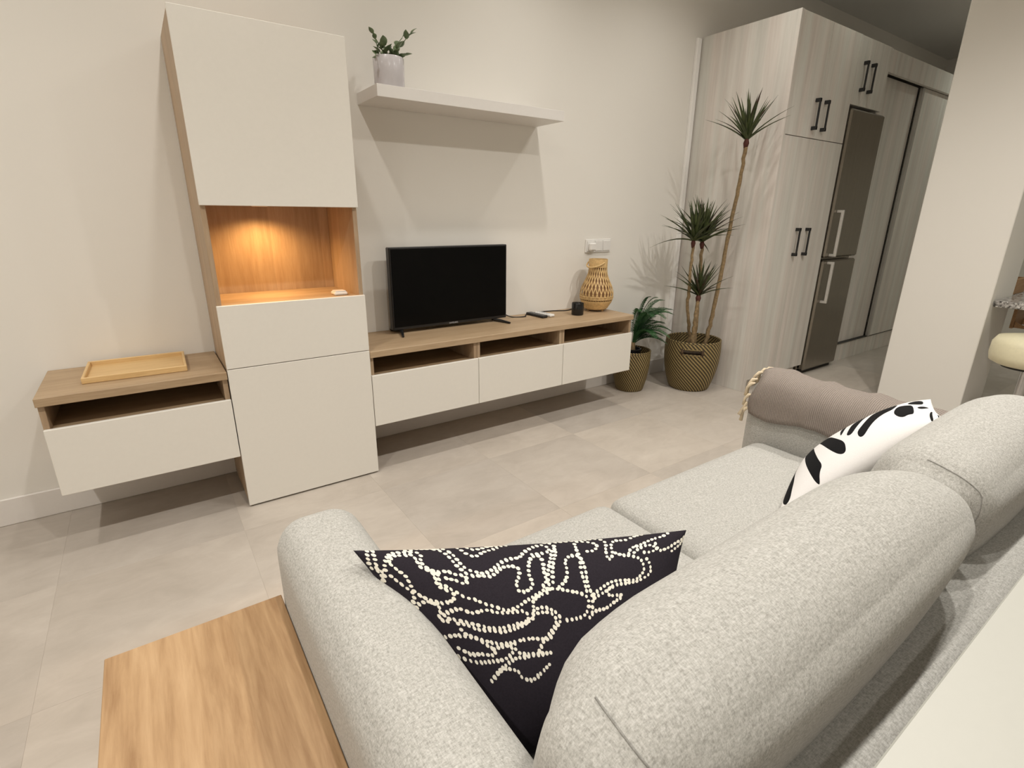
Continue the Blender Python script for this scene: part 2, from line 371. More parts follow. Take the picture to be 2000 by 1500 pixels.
drawer_unit(-.602, 'short wall-hung oak unit with white drawer, left of tall cabinet', None, True)
for x0, lb in ((.602, 'white-drawer oak TV bench unit beside the tall cabinet'), (1.202, 'middle white-drawer oak unit of the TV bench'), (1.802, 'white-drawer oak TV bench unit nearest the potted palm')):
    drawer_unit(x0, lb, 'units of the TV bench', False)
tag(bx('bench_top', (.602, 2.404, DF, -.003, .6005, .632), 'oak_x', c=.002), 'long light oak top board of the wall-hung TV bench', 'worktop')
ZB = .632

# ------------------------------------------------------------------ tray on the left unit
t = thing('serving_tray', (-.30, -.165, ZB), 'shallow rectangular bamboo tray on the short oak unit', 'tray')
RT = Matrix.Translation((-.30, -.168, ZB)) @ Matrix.Rotation(math.radians(-1.5), 4, 'Z')
MB().box(-.168, .168, -.135, .135, .0005, .007, M=RT).build('tray_base', 'bamboo', t)
for b in ((-.172, .172, -.139, -.129), (-.172, .172, .129, .139), (-.172, -.162, -.129, .129), (.162, .172, -.129, .129)):
    MB().box(*b, .0005, .024, M=RT, c=.002).build('rim', 'bamboo', t)

# ------------------------------------------------------------------ television
t = thing('television', (1.21, -.12, ZB), 'black flatscreen television on the oak bench', 'television')
bx('casing', (.842, 1.579, -.128, -.085, .652, 1.088), 'black_plastic', t, c=.004); bx('rear_housing', (.95, 1.47, -.086, -.05, .68, .95), 'black_plastic', t, c=.012)
bx('screen', (.851, 1.570, -.1300, -.1275, .668, 1.079), 'screen_black', t, c=.0005)
for x, s in ((.905, -1), (1.49, 1)):
    MB().tube([(x, -.105, .665), (x+s*.012, -.115, .645), (x+s*.05, -.225, .638)], [.011, .010, .006], 8).tube([(x, -.105, .665), (x+s*.012, -.095, .645), (x+s*.04, -.03, .638)], [.011, .010, .006], 8).build('stand_foot', 'black_plastic', t, True, 50)
cu = bpy.data.curves.new('logo_text', 'FONT'); cu.body = 'SAMSUNG'; cu.size = .0125; cu.align_x = 'CENTER'; cu.extrude = .0003
to = bpy.data.objects.new('logo_text', cu); C.objects.link(to); bpy.context.view_layer.update()
me = bpy.data.meshes.new_from_object(to.evaluated_get(bpy.context.evaluated_depsgraph_get())); bpy.data.objects.remove(to)
lg = bpy.data.objects.new('logo', me); me.materials.clear(); me.materials.append(M['logo_grey']); C.objects.link(lg); lg.parent = t
lg.location = vec((1.21, -.1284, .6555))-WL[t.name]; lg.rotation_euler = (PI/2, 0, 0)
tag(MB().tube(smoothpath([(1.50, -.06, .70), (1.58, -.05, .672), (1.66, -.07, .6365), (1.74, -.10, .6365), (1.79, -.05, .6365), (1.90, -.022, .6365), (2.02, -.035, .6365), (2.10, -.07, .6365), (2.16, -.06, .6365), (2.2, -.03, .6365)], 6), .0035, 8).build('power_cable', 'cable_black', None, True), 'thin black cable lying on the oak bench behind the remotes', 'cable')
def remote(x, y, ang, L, W, mat, label):
    t = thing('remote_control', (x, y, ZB), label, 'remote', 'remotes on the TV bench'); Mx = Matrix.Translation((x, y, ZB)) @ Matrix.Rotation(ang, 4, 'Z')
    MB().box(-W/2, W/2, -L/2, L/2, .0005, .017, M=Mx, c=.005).build('shell', mat, t)
    for i in range(5):
        for j in (-1, 0, 1): MB().box(j*W*.27-.003, j*W*.27+.003, L*(.36-.14*i)-.004, L*(.36-.14*i)+.004, .0168, .0185, M=Mx, c=.001).build('button', 'grey_plastic', t)
remote(1.825, -.115, math.radians(4), .17, .045, 'black_plastic', 'slim black remote control lying beside the white one')
remote(1.885, -.120, math.radians(6), .15, .042, 'white_plastic', 'white remote control lying beside the black one')

# ------------------------------------------------------------------ candle
cx, cy = 2.085, -.215
t = thing('candle_jar', (cx, cy, ZB), 'small black glass candle jar beside the bamboo lamp', 'candle')
MB().lathe([(0, .6325), (.036, .6325), (.040, .637), (.040, .708), (.038, .711), (.0365, .708), (.0365, .642), (0, .642)], cx, cy, 32).build('jar', 'black_glass', t, True, 45)
MB().lathe([(0, .6425), (.0362, .6425), (.0362, .694), (0, .694)], cx, cy, 28).build('wax', 'wax', t)
MB().tube([(cx, cy, .694), (cx+.001, cy, .704)], .0012, 6).build('wick', 'cable_black', t)

# ------------------------------------------------------------------ bamboo lamp
cx, cy = 2.305, -.155
t = thing('lantern_lamp', (cx, cy, ZB), 'woven bamboo table lamp shaped like a pear', 'lamp')
LP = [(.070, .652), (.094, .672), (.110, .706), (.114, .742), (.108, .785), (.085, .830), (.066, .868), (.060, .902), (.060, .945), (.061, .975)]
def lamp_r(z):
    for (r0, z0), (r1, z1) in zip(LP, LP[1:]):
        if z <= z1: q = max(0, (z-z0)/(z1-z0)); return r0+(r1-r0)*q
    return LP[-1][0]
zz = np.linspace(.652, .975, 28); rs = np.convolve(np.pad([lamp_r(z) for z in zz], 2, mode='edge'), np.ones(5)/5, 'valid')
def lp(z, a, off=0):
    r = float(np.interp(z, zz, rs))+off; dr = (np.interp(z+.004, zz, rs)-np.interp(z-.004, zz, rs))/.008
    nn = Vector((math.cos(a), math.sin(a), -dr)).normalized(); return Vector((cx+r*math.cos(a), cy+r*math.sin(a), z)), nn
NS = 26
for sgn, off in ((1, .0012), (-1, -.0012)):
    mb = MB()
    for k in range(NS):
        P = []; N = []
        for z in np.linspace(.715, .972, 18):
            a = 2*PI*k/NS+sgn*(z-.715)*2.9; q, nn = lp(z, a, off); P.append(q); N.append(nn)
        mb.ribbon(P, N, .0058, .0018)
    o = mb.build('lattice', 'cane', t); o['kind'] = 'stuff'
mb = MB()
for k in range(40):
    P = []; N = []
    for z in np.linspace(.652, .735, 7): q, nn = lp(z, 2*PI*k/40); P.append(q); N.append(nn)
    mb.ribbon(P, N, .005, .0016)
o = mb.build('upright_slats', 'cane_dark', t); o['kind'] = 'stuff'
def hoop(mb, z, r, th): mb.tube([(cx+r*math.cos(2*PI*k/40), cy+r*math.sin(2*PI*k/40), z) for k in range(41)], th, 6, False)
for z in (.716, .724, .734): mb = MB(); hoop(mb, z, float(np.interp(z, zz, rs))+.001, .0028); mb.build('hoop', 'cane', t, True)
MB().lathe([(r+.0015, z) for r, z in zip(np.interp(np.linspace(.652, .706, 8), zz, rs), np.linspace(.652, .706, 8))]+[(r-.002, z) for r, z in zip(np.interp(np.linspace(.706, .652, 8), zz, rs), np.linspace(.706, .652, 8))], cx, cy, 36).build('woven_bowl', 'cane', t, True, 60)
MB().lathe([(r+.0022, z) for r, z in zip(np.interp(np.linspace(.925, .978, 6), zz, rs), np.linspace(.925, .978, 6))]+[(r-.002, z) for r, z in zip(np.interp(np.linspace(.978, .925, 6), zz, rs), np.linspace(.978, .925, 6))], cx, cy, 36).build('neck_band', 'cane', t, True, 60)
zl = np.linspace(.658, .970, 16); MB().lathe([(float(np.interp(z, zz, rs))*.86, z) for z in zl]+[(float(np.interp(z, zz, rs))*.86-.002, z) for z in zl[::-1]], cx, cy, 36).build('inner_dark_shell', 'brown_wood', t, True, 60)  # added brown shell, imitates the dark lamp interior behind the lattice
MB().lathe([(0, .645), (.072, .645), (.074, .652), (0, .656)], cx, cy, 32).build('base_disc', 'cane_dark', t)
for k in range(3): a = PI*.9+2*PI*k/3; MB().lathe([(0, .6325), (.008, .6325), (.008, .646), (0, .646)], cx+.055*math.cos(a), cy+.055*math.sin(a), 12).build('foot', 'cane_dark', t)
hp = []; ang0 = math.radians(186)
for k in range(15):
    a = PI*k/14; tx, ty = math.cos(ang0+PI/2), math.sin(ang0+PI/2); ox, oy = math.cos(ang0), math.sin(ang0)
    hp.append((cx+tx*.066*math.cos(a)+ox*(.012+.068*math.sin(a)), cy+ty*.066*math.cos(a)+oy*(.012+.068*math.sin(a)), .960-.034*math.sin(a)))
MB().tube(hp, .0055, 8).build('handle', 'cane', t, True)
tag(MB().tube(smoothpath([(cx+.08, cy+.03, .6358), (cx+.085, cy+.10, .6358), (2.40, -.02, .6358), (2.396, -.012, .60 if False else .6358)], 6), .003, 8).build('lamp_cord', 'white_plastic', None, True), 'short white cord behind the bamboo lamp', 'cord')

# ------------------------------------------------------------------ sockets, shelf, shelf plant
t = thing('wall_socket', (2.435, 0, 1.008), 'white triple wall socket plate above the bamboo lamp', 'socket')
bx('plate', (2.318, 2.556, -.010, -.0005, 1.008, 1.098), 'white_plastic', t, c=.003)
for k in range(3):
    x = 2.328+.0755*k
    bx('insert', (x, x+.067, -.016, -.010, 1.018, 1.088), 'white_plastic', t, c=.003)
    if k == 0: bx('plug', (x+.006, x+.061, -.045, -.016, 1.022, 1.075), 'white_plastic', t, c=.008)
t = thing('floating_shelf', (1.325, -.13, 1.756), 'white floating shelf on the wall above the television', 'shelf')
bx('board', (.782, 1.872, -.262, -.001, 1.756, 1.807), 'shelf_white', t, c=.001)

cx, cy = .885, -.165; zs = 1.807
t = thing('succulent_pot', (cx, cy, zs), 'pale lilac glazed pot with leafy succulent on the floating shelf', 'potted plant')
MB().lathe([(0, zs+.0005), (.066, zs+.0005), (.069, zs+.004), (.071, zs+.128), (.069, zs+.131), (.066, zs+.128), (.064, zs+.01), (0, zs+.01)], cx, cy, 40).build('pot', 'pot_lilac', t, True, 40)
MB().lathe([(0, zs+.0105), (.0638, zs+.0105), (.0655, zs+.112), (0, zs+.116)], cx, cy, 28).build('soil', 'soil', t)
def leaf_mesh(name, L, W, bend, fold, mat, n=6, tip=.6):
    vs = []; fs = []; th = .0006
    for i in range(n+1):
        s = i/n; wd = W*(math.sin(PI*min(1, (s*.92+.08))**tip))*.5 if tip else W*.5*(1-s**3)
        y = L*s; z = -bend*L*s*s
        for a, dz in ((-1, fold*wd), (0, 0), (1, fold*wd)): vs.append((a*wd, y, z+dz))
    top = len(vs); vs += [(x, y, z-th) for x, y, z in vs]
    for i in range(n):
        for k in range(2):
            a = i*3+k; q = (a, a+1, a+4, a+3); fs.append(q); fs.append(tuple(top+j for j in q[::-1]))
        for a in (i*3, i*3+2): fs.append((a, a+3, top+a+3, top+a) if a % 3 == 0 else (a+3, a, top+a, top+a+3))
    me = bpy.data.meshes.new(name); me.from_pydata(vs, [], fs); me.update(); me.materials.append(M[mat])
    for p in me.polygons: p.use_smooth = True
    return me
def place_leaf(me, parent, pos, direction, up=(0, 0, 1), scale=1.0, twist=0, name='leaf'):
    y = Vector(direction).normalized(); u = Vector(up); x = y.cross(u)
    x = x.normalized() if x.length > 1e-4 else Vector((1, 0, 0)); z = x.cross(y)
    R3 = Matrix((x, y, z)).transposed() @ Matrix.Rotation(twist, 3, 'Y')
    o = bpy.data.objects.new(name, me); C.objects.link(o); o.parent = parent
    o.matrix_local = Matrix.Translation(Vector(pos)-Vector(WL[parent.name])) @ R3.to_4x4() @ Matrix.Scale(scale, 4); return o
sage = leaf_mesh('sage_leaf', .045, .030, .18, .25, 'sage_leaf', 5, .8)
def sprig(p0, p1, p2, nl, s0=1.0):
    path = smoothpath([p0, p1, p2], 6); st = MB().tube(path, .0018, 6).build('stem', 'sage_leaf', t, True)
    for i in range(nl):
        q = path[int((len(path)-1)*(.3+.7*i/(nl-1)))]; a = i*2.4+random.random(); d = (path[-1]-path[0]).normalized()
        side = Vector((math.cos(a), math.sin(a), .5))+d*.9 if i < nl-1 else d
        place_leaf(sage, st, q, side, scale=s0*random.uniform(.75, 1.1), twist=random.uniform(-.5, .5))
B = vec((cx, cy, zs+.11))
for d1, d2, nl, sc in (((.05, -.02, .07), (.105, -.055, .135), 7, .9), ((.03, .02, .06), (.075, .0, .115), 5, .9), ((-.04, -.02, .05), (-.085, -.045, .095), 6, .8), ((-.04, .01, .05), (-.055, .01, .10), 5, .8), ((-.06, -.02, .03), (-.083, -.05, .0), 5, .7),
                       ((-.02, -.03, .03), (-.035, -.05, .055), 5, 1.1), ((.015, -.035, .03), (.02, -.055, .05), 5, 1.1), ((.035, -.03, .02), (.06, -.05, .03), 5, 1.0), ((0, .02, .04), (.0, .04, .06), 5, 1.0)):
    sprig(tuple(B), tuple(B+vec(d1)), tuple(B+vec(d2)), nl, sc)

# ------------------------------------------------------------------ baskets and floor plants
def basket(t, cx, cy, rb, rm, rt, h, handle_ang=None, n=72):
    zs_ = np.linspace(0, h, 25); u = zs_/h; ro = rb+(rt-rb)*u+(rm-(rb+rt)/2)*4*u*(1-u)*.9; th = .009
    prof = [(0, .001), (rb*.97, .001)]+[(r, max(z, .003)) for r, z in zip(ro, zs_)]+[(rt-th/2, h+.004)]+[(r-th, z) for r, z in zip(ro[::-1], zs_[::-1]) if z > .02]+[(0, .02)]
    NO = 25
    def skip(i, k):
        if handle_ang is None: return False
        z0 = prof[i][1]; z1 = prof[i+1][1]; zz_ = (z0+z1)/2
        a = (2*PI*(k+.5)/n-handle_ang+PI) % (2*PI)-PI
        return abs(a) < .36 and h*.78 < zz_ < h*.88 and prof[i][0] > .05
    b = MB().lathe(prof, cx, cy, n, skip).build('basket', 'basket_weave', t, True, 50)
    mb = MB(); mb.tube([(cx+(rt-.004)*math.cos(2*PI*k/48), cy+(rt-.004)*math.sin(2*PI*k/48), h+.002) for k in range(49)], .0065, 8, False); mb.build('rim', 'basket_weave', t, True)
    if handle_ang is not None:
        r = float(np.interp(h*.83, zs_, ro))-.004
        for s in (-1, 1):
            a = handle_ang+s*.36; MB().tube([(cx+r*math.cos(a), cy+r*math.sin(a), h*.76), (cx+(r+.006)*math.cos(a), cy+(r+.006)*math.sin(a), h*.83), (cx+r*math.cos(a), cy+r*math.sin(a), h*.90)], [.006, .012, .006], 8).build('handle_knot', 'basket_dark', t, True)
        for z in (h*.775, h*.885):
            MB().tube([(cx+r*math.cos(handle_ang+q), cy+r*math.sin(handle_ang+q), z) for q in np.linspace(-.36, .36, 10)], .006, 6).build('handle_binding', 'basket_weave', t, True)
    return b
BX, BY = 3.112, -.390
t = thing('dracaena_plant', (BX, BY, 0), 'tall dragon tree with several bare trunks in a striped basket', 'potted plant')
basket(t, BX, BY, .145, .198, .198, .375, math.atan2(CAM[1]-BY, CAM[0]-BX)+.02)
MB().lathe([(0, .021), (.130, .021), (.165, .30), (0, .31)], BX, BY, 32).build('soil', 'soil', t)
drac = [leaf_mesh('dracaena_leaf', .26, .025, b, .5, mt, 7, .55) for b, mt in ((.05, 'leaf_green'), (.22, 'leaf_green'), (.5, 'leaf_green'), (.3, 'leaf_red'))]
def drac_head(path, rad, R, spread, nl, seed, limit=None, flat=0):
    rnd = random.Random(seed); path = smoothpath(path, 8); m = len(path)
    wob = [Vector((rnd.uniform(-.004, .004), rnd.uniform(-.004, .004), 0)) if 0 < i < m-1 else Vector() for i in range(m)]
    tr = MB().tube([p+w_ for p, w_ in zip(path, wob)], [rad*(1-.25*i/m)*rnd.uniform(.92, 1.1) for i in range(m)], 10).build('trunk', 'trunk_bark', t, True)
    top = path[-1]; d = (path[-1]-path[-4]).normalized()
    MB().tube([top-d*.03, top, top+d*.03], [rad*.8, rad*1.25, rad*.7], 10).build('leaf_base', 'trunk_red', tr, True)
    for i in range(nl):
        a = i*2.39996+rnd.uniform(-.2, .2); el = (i/nl)**.7; tilt = spread*(1-el)+.06+rnd.uniform(-.08, .08)
        dr = Vector((math.cos(a)*math.sin(tilt), math.sin(a)*math.sin(tilt), math.cos(tilt)))
        sc = R/.26*rnd.uniform(.85, 1.08)
        if limit is not None and top.x+dr.x*.26*sc > limit-.03: dr.x = (limit-.03-top.x)/(.26*sc)*.9; dr.normalize(); sc = min(sc, (limit-.025-top.x)/max(1e-3, dr.x)/.26)
        k = 2 if tilt > 1.2 else (1 if tilt > .55 else 0)
        if rnd.random() < .15: k = 3
        place_leaf(drac[k], tr, top+d*.012, dr, scale=sc, twist=rnd.uniform(-.3, .3))
    return tr
LIM = 3.295
drac_head([(3.175, -.44, .30), (3.181, -.46, .42), (3.185, -.49, .735), (3.172, -.53, 1.164), (3.154, -.57, 1.461), (3.122, -.60, 1.706)], .015, .285, .98, 36, 1, LIM)
drac_head([(3.112, -.40, .30), (3.109, -.40, .42), (3.094, -.40, .767), (3.065, -.40, 1.067)], .014, .31, 1.05, 40, 2, LIM)
drac_head([(3.085, -.37, .30), (3.065, -.38, .42), (2.984, -.40, .627), (2.945, -.42, .852), (2.938, -.42, 1.078)], .013, .28, 1.30, 36, 3, LIM)
drac_head([(3.025, -.44, .30), (3.018, -.45, .405), (3.005, -.46, .56), (3.012, -.46, .700)], .016, .25, 1.05, 30, 4, LIM)

PX, PY = 2.685, -.175
t = thing('palm_plant', (PX, PY, 0), 'small feathery palm in a striped basket beside the TV bench', 'potted plant')
basket(t, PX, PY, .100, .133, .137, .30)
MB().lathe([(0, .021), (.098, .021), (.118, .235), (0, .24)], PX, PY, 28).build('soil', 'soil', t)
MB().lathe([(0, .24), (.06, .24), (.065, .315), (.058, .315), (.055, .25), (0, .25)], PX-.0, PY, 24).build('nursery_pot', 'black_plastic', t)
MB().tube([(PX, PY, .25), (PX, PY, .36)], [.03, .018], 10).build('crown_stem', 'trunk_bark', t, True)
def frond(ang, L, rise, droop, seed):
    rnd = random.Random(seed); dx, dy = math.cos(ang), math.sin(ang); P = []
    for i in range(17):
        s = i/16; hz = L*s*(.55+.45*s)*.9; P.append(Vector((PX+dx*hz, PY+dy*hz, .34+rise*math.sin(s*PI*.5)-droop*s**3)))
    mb = MB().tube(P, [.004*(1-.8*i/16) for i in range(17)], 6)
    for i in range(3, 17):
        for h_ in (0, .33, .66):
            if i == 16 and h_: continue
            q = P[i].lerp(P[min(i+1, 16)], h_); tdir = (P[min(i+1, 16)]-P[i-1]).normalized(); sd = tdir.cross(Vector((0, 0, 1))).normalized()
            for s in (-1, 1):
                ln = L*.36*math.sin(PI*(.2+.75*(i+h_)/17))*rnd.uniform(.85, 1.1); dd = (sd*s*.85+tdir*.75+Vector((0, 0, .25))).normalized()
                a = q; b = q+dd*ln*.5; c_ = q+dd*ln-Vector((0, 0, ln*.22)); wv_ = tdir*.0038
                if max(a.y, c_.y) > -.006: c_.y = min(c_.y, -.006); b.y = min(b.y, -.006)
                for vv in (b, c_):
                    if vv.x < 2.41 and vv.z < .66: vv.x = 2.412
                mb.add([a-wv_*.5, a+wv_*.5, b+wv_, b-wv_, c_, a+Vector((0, 0, -.0008)), b+Vector((0, 0, -.0008))], [(0, 1, 2, 3), (3, 2, 4), (1, 0, 5), (0, 3, 6, 5), (5, 6, 2, 1), (3, 4, 6), (2, 6, 4)])
    mb.build('frond', 'palm_green', t)
for k, (a, L, ri, dr_) in enumerate(((-.30, .33, .28, .03), (-.75, .29, .29, .05), (-1.25, .25, .30, .07), (-1.75, .22, .31, .06), (-2.2, .17, .32, .04), (.02, .31, .26, .02), (-.5, .22, .34, .01), (-1.0, .16, .36, .0), (-1.5, .13, .37, .0),
                                     (-.15, .30, .19, .05), (-.60, .30, .18, .07), (-1.05, .28, .17, .08), (-1.6, .24, .18, .08), (-.40, .26, .12, .06), (-.85, .26, .10, .07))):
    frond(a, L, ri, dr_, 20+k)

# ------------------------------------------------------------------ tall cupboard, fridge, wardrobe
FY = -.715
def pull(x, z0, z1, y, parent):
    mb = MB()
    mb.box(x-.006, x+.006, y-.034, y-.024, z0, z1, c=.001)
    for z in (z0, z1-.022): mb.box(x-.010, x+.010, y-.034, y, z, z+.022, c=.001)
    return mb.build('handle', 'handle_black', parent)
t = thing('tall_cupboard', (3.75, -.36, 0), 'tall pale grey wood cupboard with black bar handles behind the dragon tree', 'cupboard')
bx('side_panel', (3.332, 3.358, FY-.003, -.003, 0, 2.462), 'grey_wood', t, c=.001)
bx('carcass', (3.360, 4.146, FY+.022, -.003, .085, 2.458), 'grey_wood', t); bx('plinth', (3.360, 4.146, FY+.055, FY+.075, 0, .085), 'grey_wood', t)
for k, (x0, x1, hx) in enumerate(((3.361, 3.735, 3.676), (3.738, 4.146, 3.796))):
    d = bx('upper_door', (x0, x1, FY, FY+.02, 1.770, 2.460), 'grey_wood', t, c=.001); pull(hx, 1.818, 2.010, FY, d)
    d = bx('lower_door', (x0, x1, FY, FY+.02, .088, 1.765), 'grey_wood', t, c=.001); pull(hx+.045 if k else hx+.028, .985, 1.182, FY, d)
t = thing('refrigerator', (4.42, -.36, 0), 'tall brushed steel fridge freezer beside the cupboard', 'refrigerator')
bx('body', (4.158, 4.700, -.68, -.03, .03, 2.005), 'brushed_steel', t, c=.004)
bx('fridge_door', (4.158, 4.700, -.735, -.685, .955, 2.005), 'brushed_steel', t, c=.012); bx('freezer_door', (4.158, 4.700, -.735, -.685, .035, .935), 'brushed_steel', t, c=.012)
bx('kick_plate', (4.17, 4.69, -.70, -.66, .0, .03), 'dark_gap', t)
for z0, z1 in ((.965, 1.31), (.60, .925)):
    mb = MB().box(4.215, 4.235, -.785, -.765, z0, z1, c=.003)
    for z in (z0, z1-.02): mb.box(4.215, 4.235, -.77, -.735, z, z+.02, c=.002)
    mb.build('door_handle', 'steel_handle', t)
t = thing('overhead_cabinet', (4.41, -.36, 2.03), 'small pale cabinet with two black handles above the fridge', 'cabinet')
bx('carcass', (4.150, 4.640, FY+.022, -.003, 2.035, 2.456), 'grey_wood', t)
for x0, x1, hx in ((4.150, 4.302, 4.245), (4.305, 4.640, 4.363)):
    d = bx('door', (x0, x1, FY, FY+.02, 2.030, 2.458), 'grey_wood', t, c=.001); pull(hx, 2.118, 2.310, FY, d)
t = thing('sliding_wardrobe', (6.0, -.36, 0), 'built-in wardrobe with pale wood sliding doors beyond the fridge', 'wardrobe')
bx('header', (4.645, 7.745, FY, FY+.03, 2.300, 2.452), 'grey_wood', t); bx('plinth', (4.712, 7.745, FY+.04, FY+.06, 0, .165), 'grey_wood', t)
bx('top_panel', (4.645, 7.745, FY+.03, -.003, 2.43, 2.452), 'grey_wood', t); bx('side_panel', (4.712, 4.730, FY+.06, -.003, 0, 2.43), 'grey_wood', t)
for k in range(4):
    x0 = 4.735+.685*k+(.0 if k else 0); y = FY+(.062 if k % 2 == 0 else .030)
    d = bx('sliding_door', (x0, min(x0+.69, 7.74), y, y+.024, .172, 2.298), 'grey_wood', t)
    if k % 2: bx('stile', (x0-.012, x0+.022, y-.006, y+.02, .172, 2.298), 'aluminium', d)
    else: bx('edge_strip', (x0+.665, x0+.682, y-.003, y-.0005, .172, 2.298), 'dark_gap', d)
bx('bottom_track', (4.735, 7.745, FY+.03, FY+.09, .165, .171), 'dark_gap', t)

# ------------------------------------------------------------------ sofa
t = thing('sofa', (.85, -2.2, 0), 'light grey fabric two-seat sofa facing the television', 'sofa')
SX0, SX1, SEAM = -.088, 1.788, .812
bx('base', (SX0+.02, SX1-.02, -2.63, -1.82, .085, .275), 'sofa_fabric', t, c=.02)
for (x0, x1) in ((SX0, .082), (1.618, SX1)):
    mb = MB(); softbox(mb, ((x0+x1)/2, -2.185, .378), ((x1-x0)/2, .470, .292), .062, (0, .01, .006), n=22); mb.build('arm', 'sofa_fabric', t, True)
mb = MB(); softbox(mb, (.85, -2.565, .36), (.765, .085, .275), .03, (0, 0, .004), n=14); mb.build('back_frame', 'sofa_fabric', t, True)
for (x0, x1) in ((.084, SEAM-.001), (SEAM+.001, 1.616)):
    mb = MB(); softbox(mb, ((x0+x1)/2, -2.13, .362), ((x1-x0)/2, .345, .09), .045, (.0, .006, .012), n=18); mb.build('seat_cushion', 'sofa_fabric', t, True)
TB = math.radians(14)
def back_cushion(x0, x1, yc, zc, hy, hz, tilt, endl, endr):
    """soft roll-topped cushion; the ends droop and round off by endl / endr"""
    hx = (x1-x0)/2
    def warp(p, q):
        x, y, z = p; s_ = q[0]; e = endr*max(0, (s_-.45)/.55)**2 if s_ > 0 else endl*max(0, (-s_-.55)/.45)**2
        up = max(0, (z+hz*.2)/(1.2*hz))
        return (x-(.045*up*max(0, -s_)**5 if endl > .3 else 0), y*(1-.55*e)-e*.05*up, z-e*.055*up+.006*math.sin(x*9))
    args = (np.array((hx, hy, hz)), min(hy, hz)*.88, (.022, .016, .004), warp); cc = np.array(((x0+x1)/2, yc, zc)); R3 = rotx(tilt)
    mb = MB(); softbox(mb, cc, args[0], args[1], args[2], rot=R3, n=28, warp=warp)
    o = mb.build('back_cushion', 'sofa_fabric', t, True)
    for qx in (-.93, .95):
        ring = [(a, 1) for a in np.linspace(.35, -.9, 9)]+[(-1, a) for a in np.linspace(.95, -.95, 15)]
        P = [tuple(R3@soft_pt((qx, y, z), *args)+cc) for y, z in ring]
        MB().tube(P, .0013, 6).build('seam', 'seam_fabric', o, True)
    return o
bcl = back_cushion(.060, .915, -2.468, .655, .097, .200, TB, .32, .58)
bcr = back_cushion(.912, 1.622, -2.455, .645, .099, .200, TB, .10, .5)
for x in (.0, 1.70):
    for y in (-1.85, -2.58): MB().lathe([(0, 0), (.022, 0), (.028, .088), (0, .088)], x, y, 16).build('leg', 'black_plastic', t)

# side table left of the arm
t = thing('side_table', (-.235, -2.05, 0), 'oak topped side table against the left sofa arm', 'side table')
bx('top', (-.385, -.089, -2.45, -1.748, .475, .500), 'table_oak', t, c=.0015)
for x in (-.37, -.125):
    for y in (-2.43, -1.79): bx('leg', (x, x+.02, y, y+.02, 0, .475), 'handle_black', t)

# white table behind the sofa
t = thing('white_table', (1.0, -3.0, 0), 'white table top right behind the sofa back', 'table')
bx('top', (-.35, 1.75, -3.40, -2.657, .722, .750), 'table_white_shaded', t, c=.002)
for x in (-.28, 1.65):
    for y in (-3.34, -2.74): bx('leg', (x, x+.05, y, y+.05, 0, .722), 'table_white_shaded', t)

# throw blanket over the right arm
t = thing('throw_blanket', (1.70, -2.05, .52), 'taupe knitted throw with cream tassels over the right sofa arm', 'blanket')
ax0, ax1, azt, rr = 1.610, 1.796, .683, .080
def arm_prof(off):
    P = []
    P += [(ax0-off, z) for z in np.linspace(.545, azt-rr, 4)]
    P += [(ax0+rr-(rr+off)*math.cos(a), azt-rr+(rr+off)*math.sin(a)) for a in np.linspace(.15, PI/2, 8)]
    P += [(ax1-rr+(rr+off)*math.sin(a), azt-rr+(rr+off)*math.cos(a)) for a in np.linspace(.1, PI/2, 8)]
    P += [(ax1+off, z) for z in np.linspace(azt-rr-.03, .40, 5)]
    return P
def drape(y0, y1, o0, o1):
    ys = np.linspace(y0, y1, 26); vs = []; fs = []; rnd = random.Random(3)
    for j, y in enumerate(ys):
        wv_ = .006*math.sin(j*.9)+.004*math.sin(j*2.1+1); 
        for oo in (o1, o0):
            pr = arm_prof(oo+max(0, wv_))
            vs += [(x, y+.010*math.sin(i*.7), z-(.012*math.sin(j*.5) if i < 2 else 0)+(.012*math.exp(-((j-3)/3.)**2) if 5 < i < 15 else 0)) for i, (x, z) in enumerate(pr)]
    n = len(arm_prof(0)); st = 2*n
    for j in range(len(ys)-1):
        for i in range(n-1):
            a = j*st+i; fs.append((a, a+1, a+st+1, a+st)); b = a+n; fs.append((b, b+st, b+st+1, b+1))
        for i in (0, n-1):
            a = j*st+i; fs.append((a, a+st, a+st+n, a+n) if i == 0 else (a+st, a, a+n, a+n+st))
    for j in (0, len(ys)-1):
        for i in range(n-1):
            a = j*st+i; fs.append((a, a+n, a+n+1, a+1) if j == 0 else (a+1, a+n+1, a+n, a))
    return MB().add(vs, fs)
drape(-1.752, -2.36, .004, .013).build('cloth', 'throw_knit', t, True)
pr = arm_prof(.010); rnd = random.Random(5)
for k in range(10):
    i = int(k*1.7)+1
    if i >= len(pr): break
    x, z = pr[i]; z += .010 if 5 < i < 15 else 0
    P = [(x, -1.750, z), (x+rnd.uniform(-.006, .006)-.004, -1.738, z-.004), (x+rnd.uniform(-.01, .01)-.008, -1.728, z-.02), (x+rnd.uniform(-.012, .012)-.010, -1.724, z-.045-rnd.uniform(0, .015))]
    MB().tube(P, [.003, .0075, .005, .007], 7).build('tassel', 'tassel_cream', t, True)

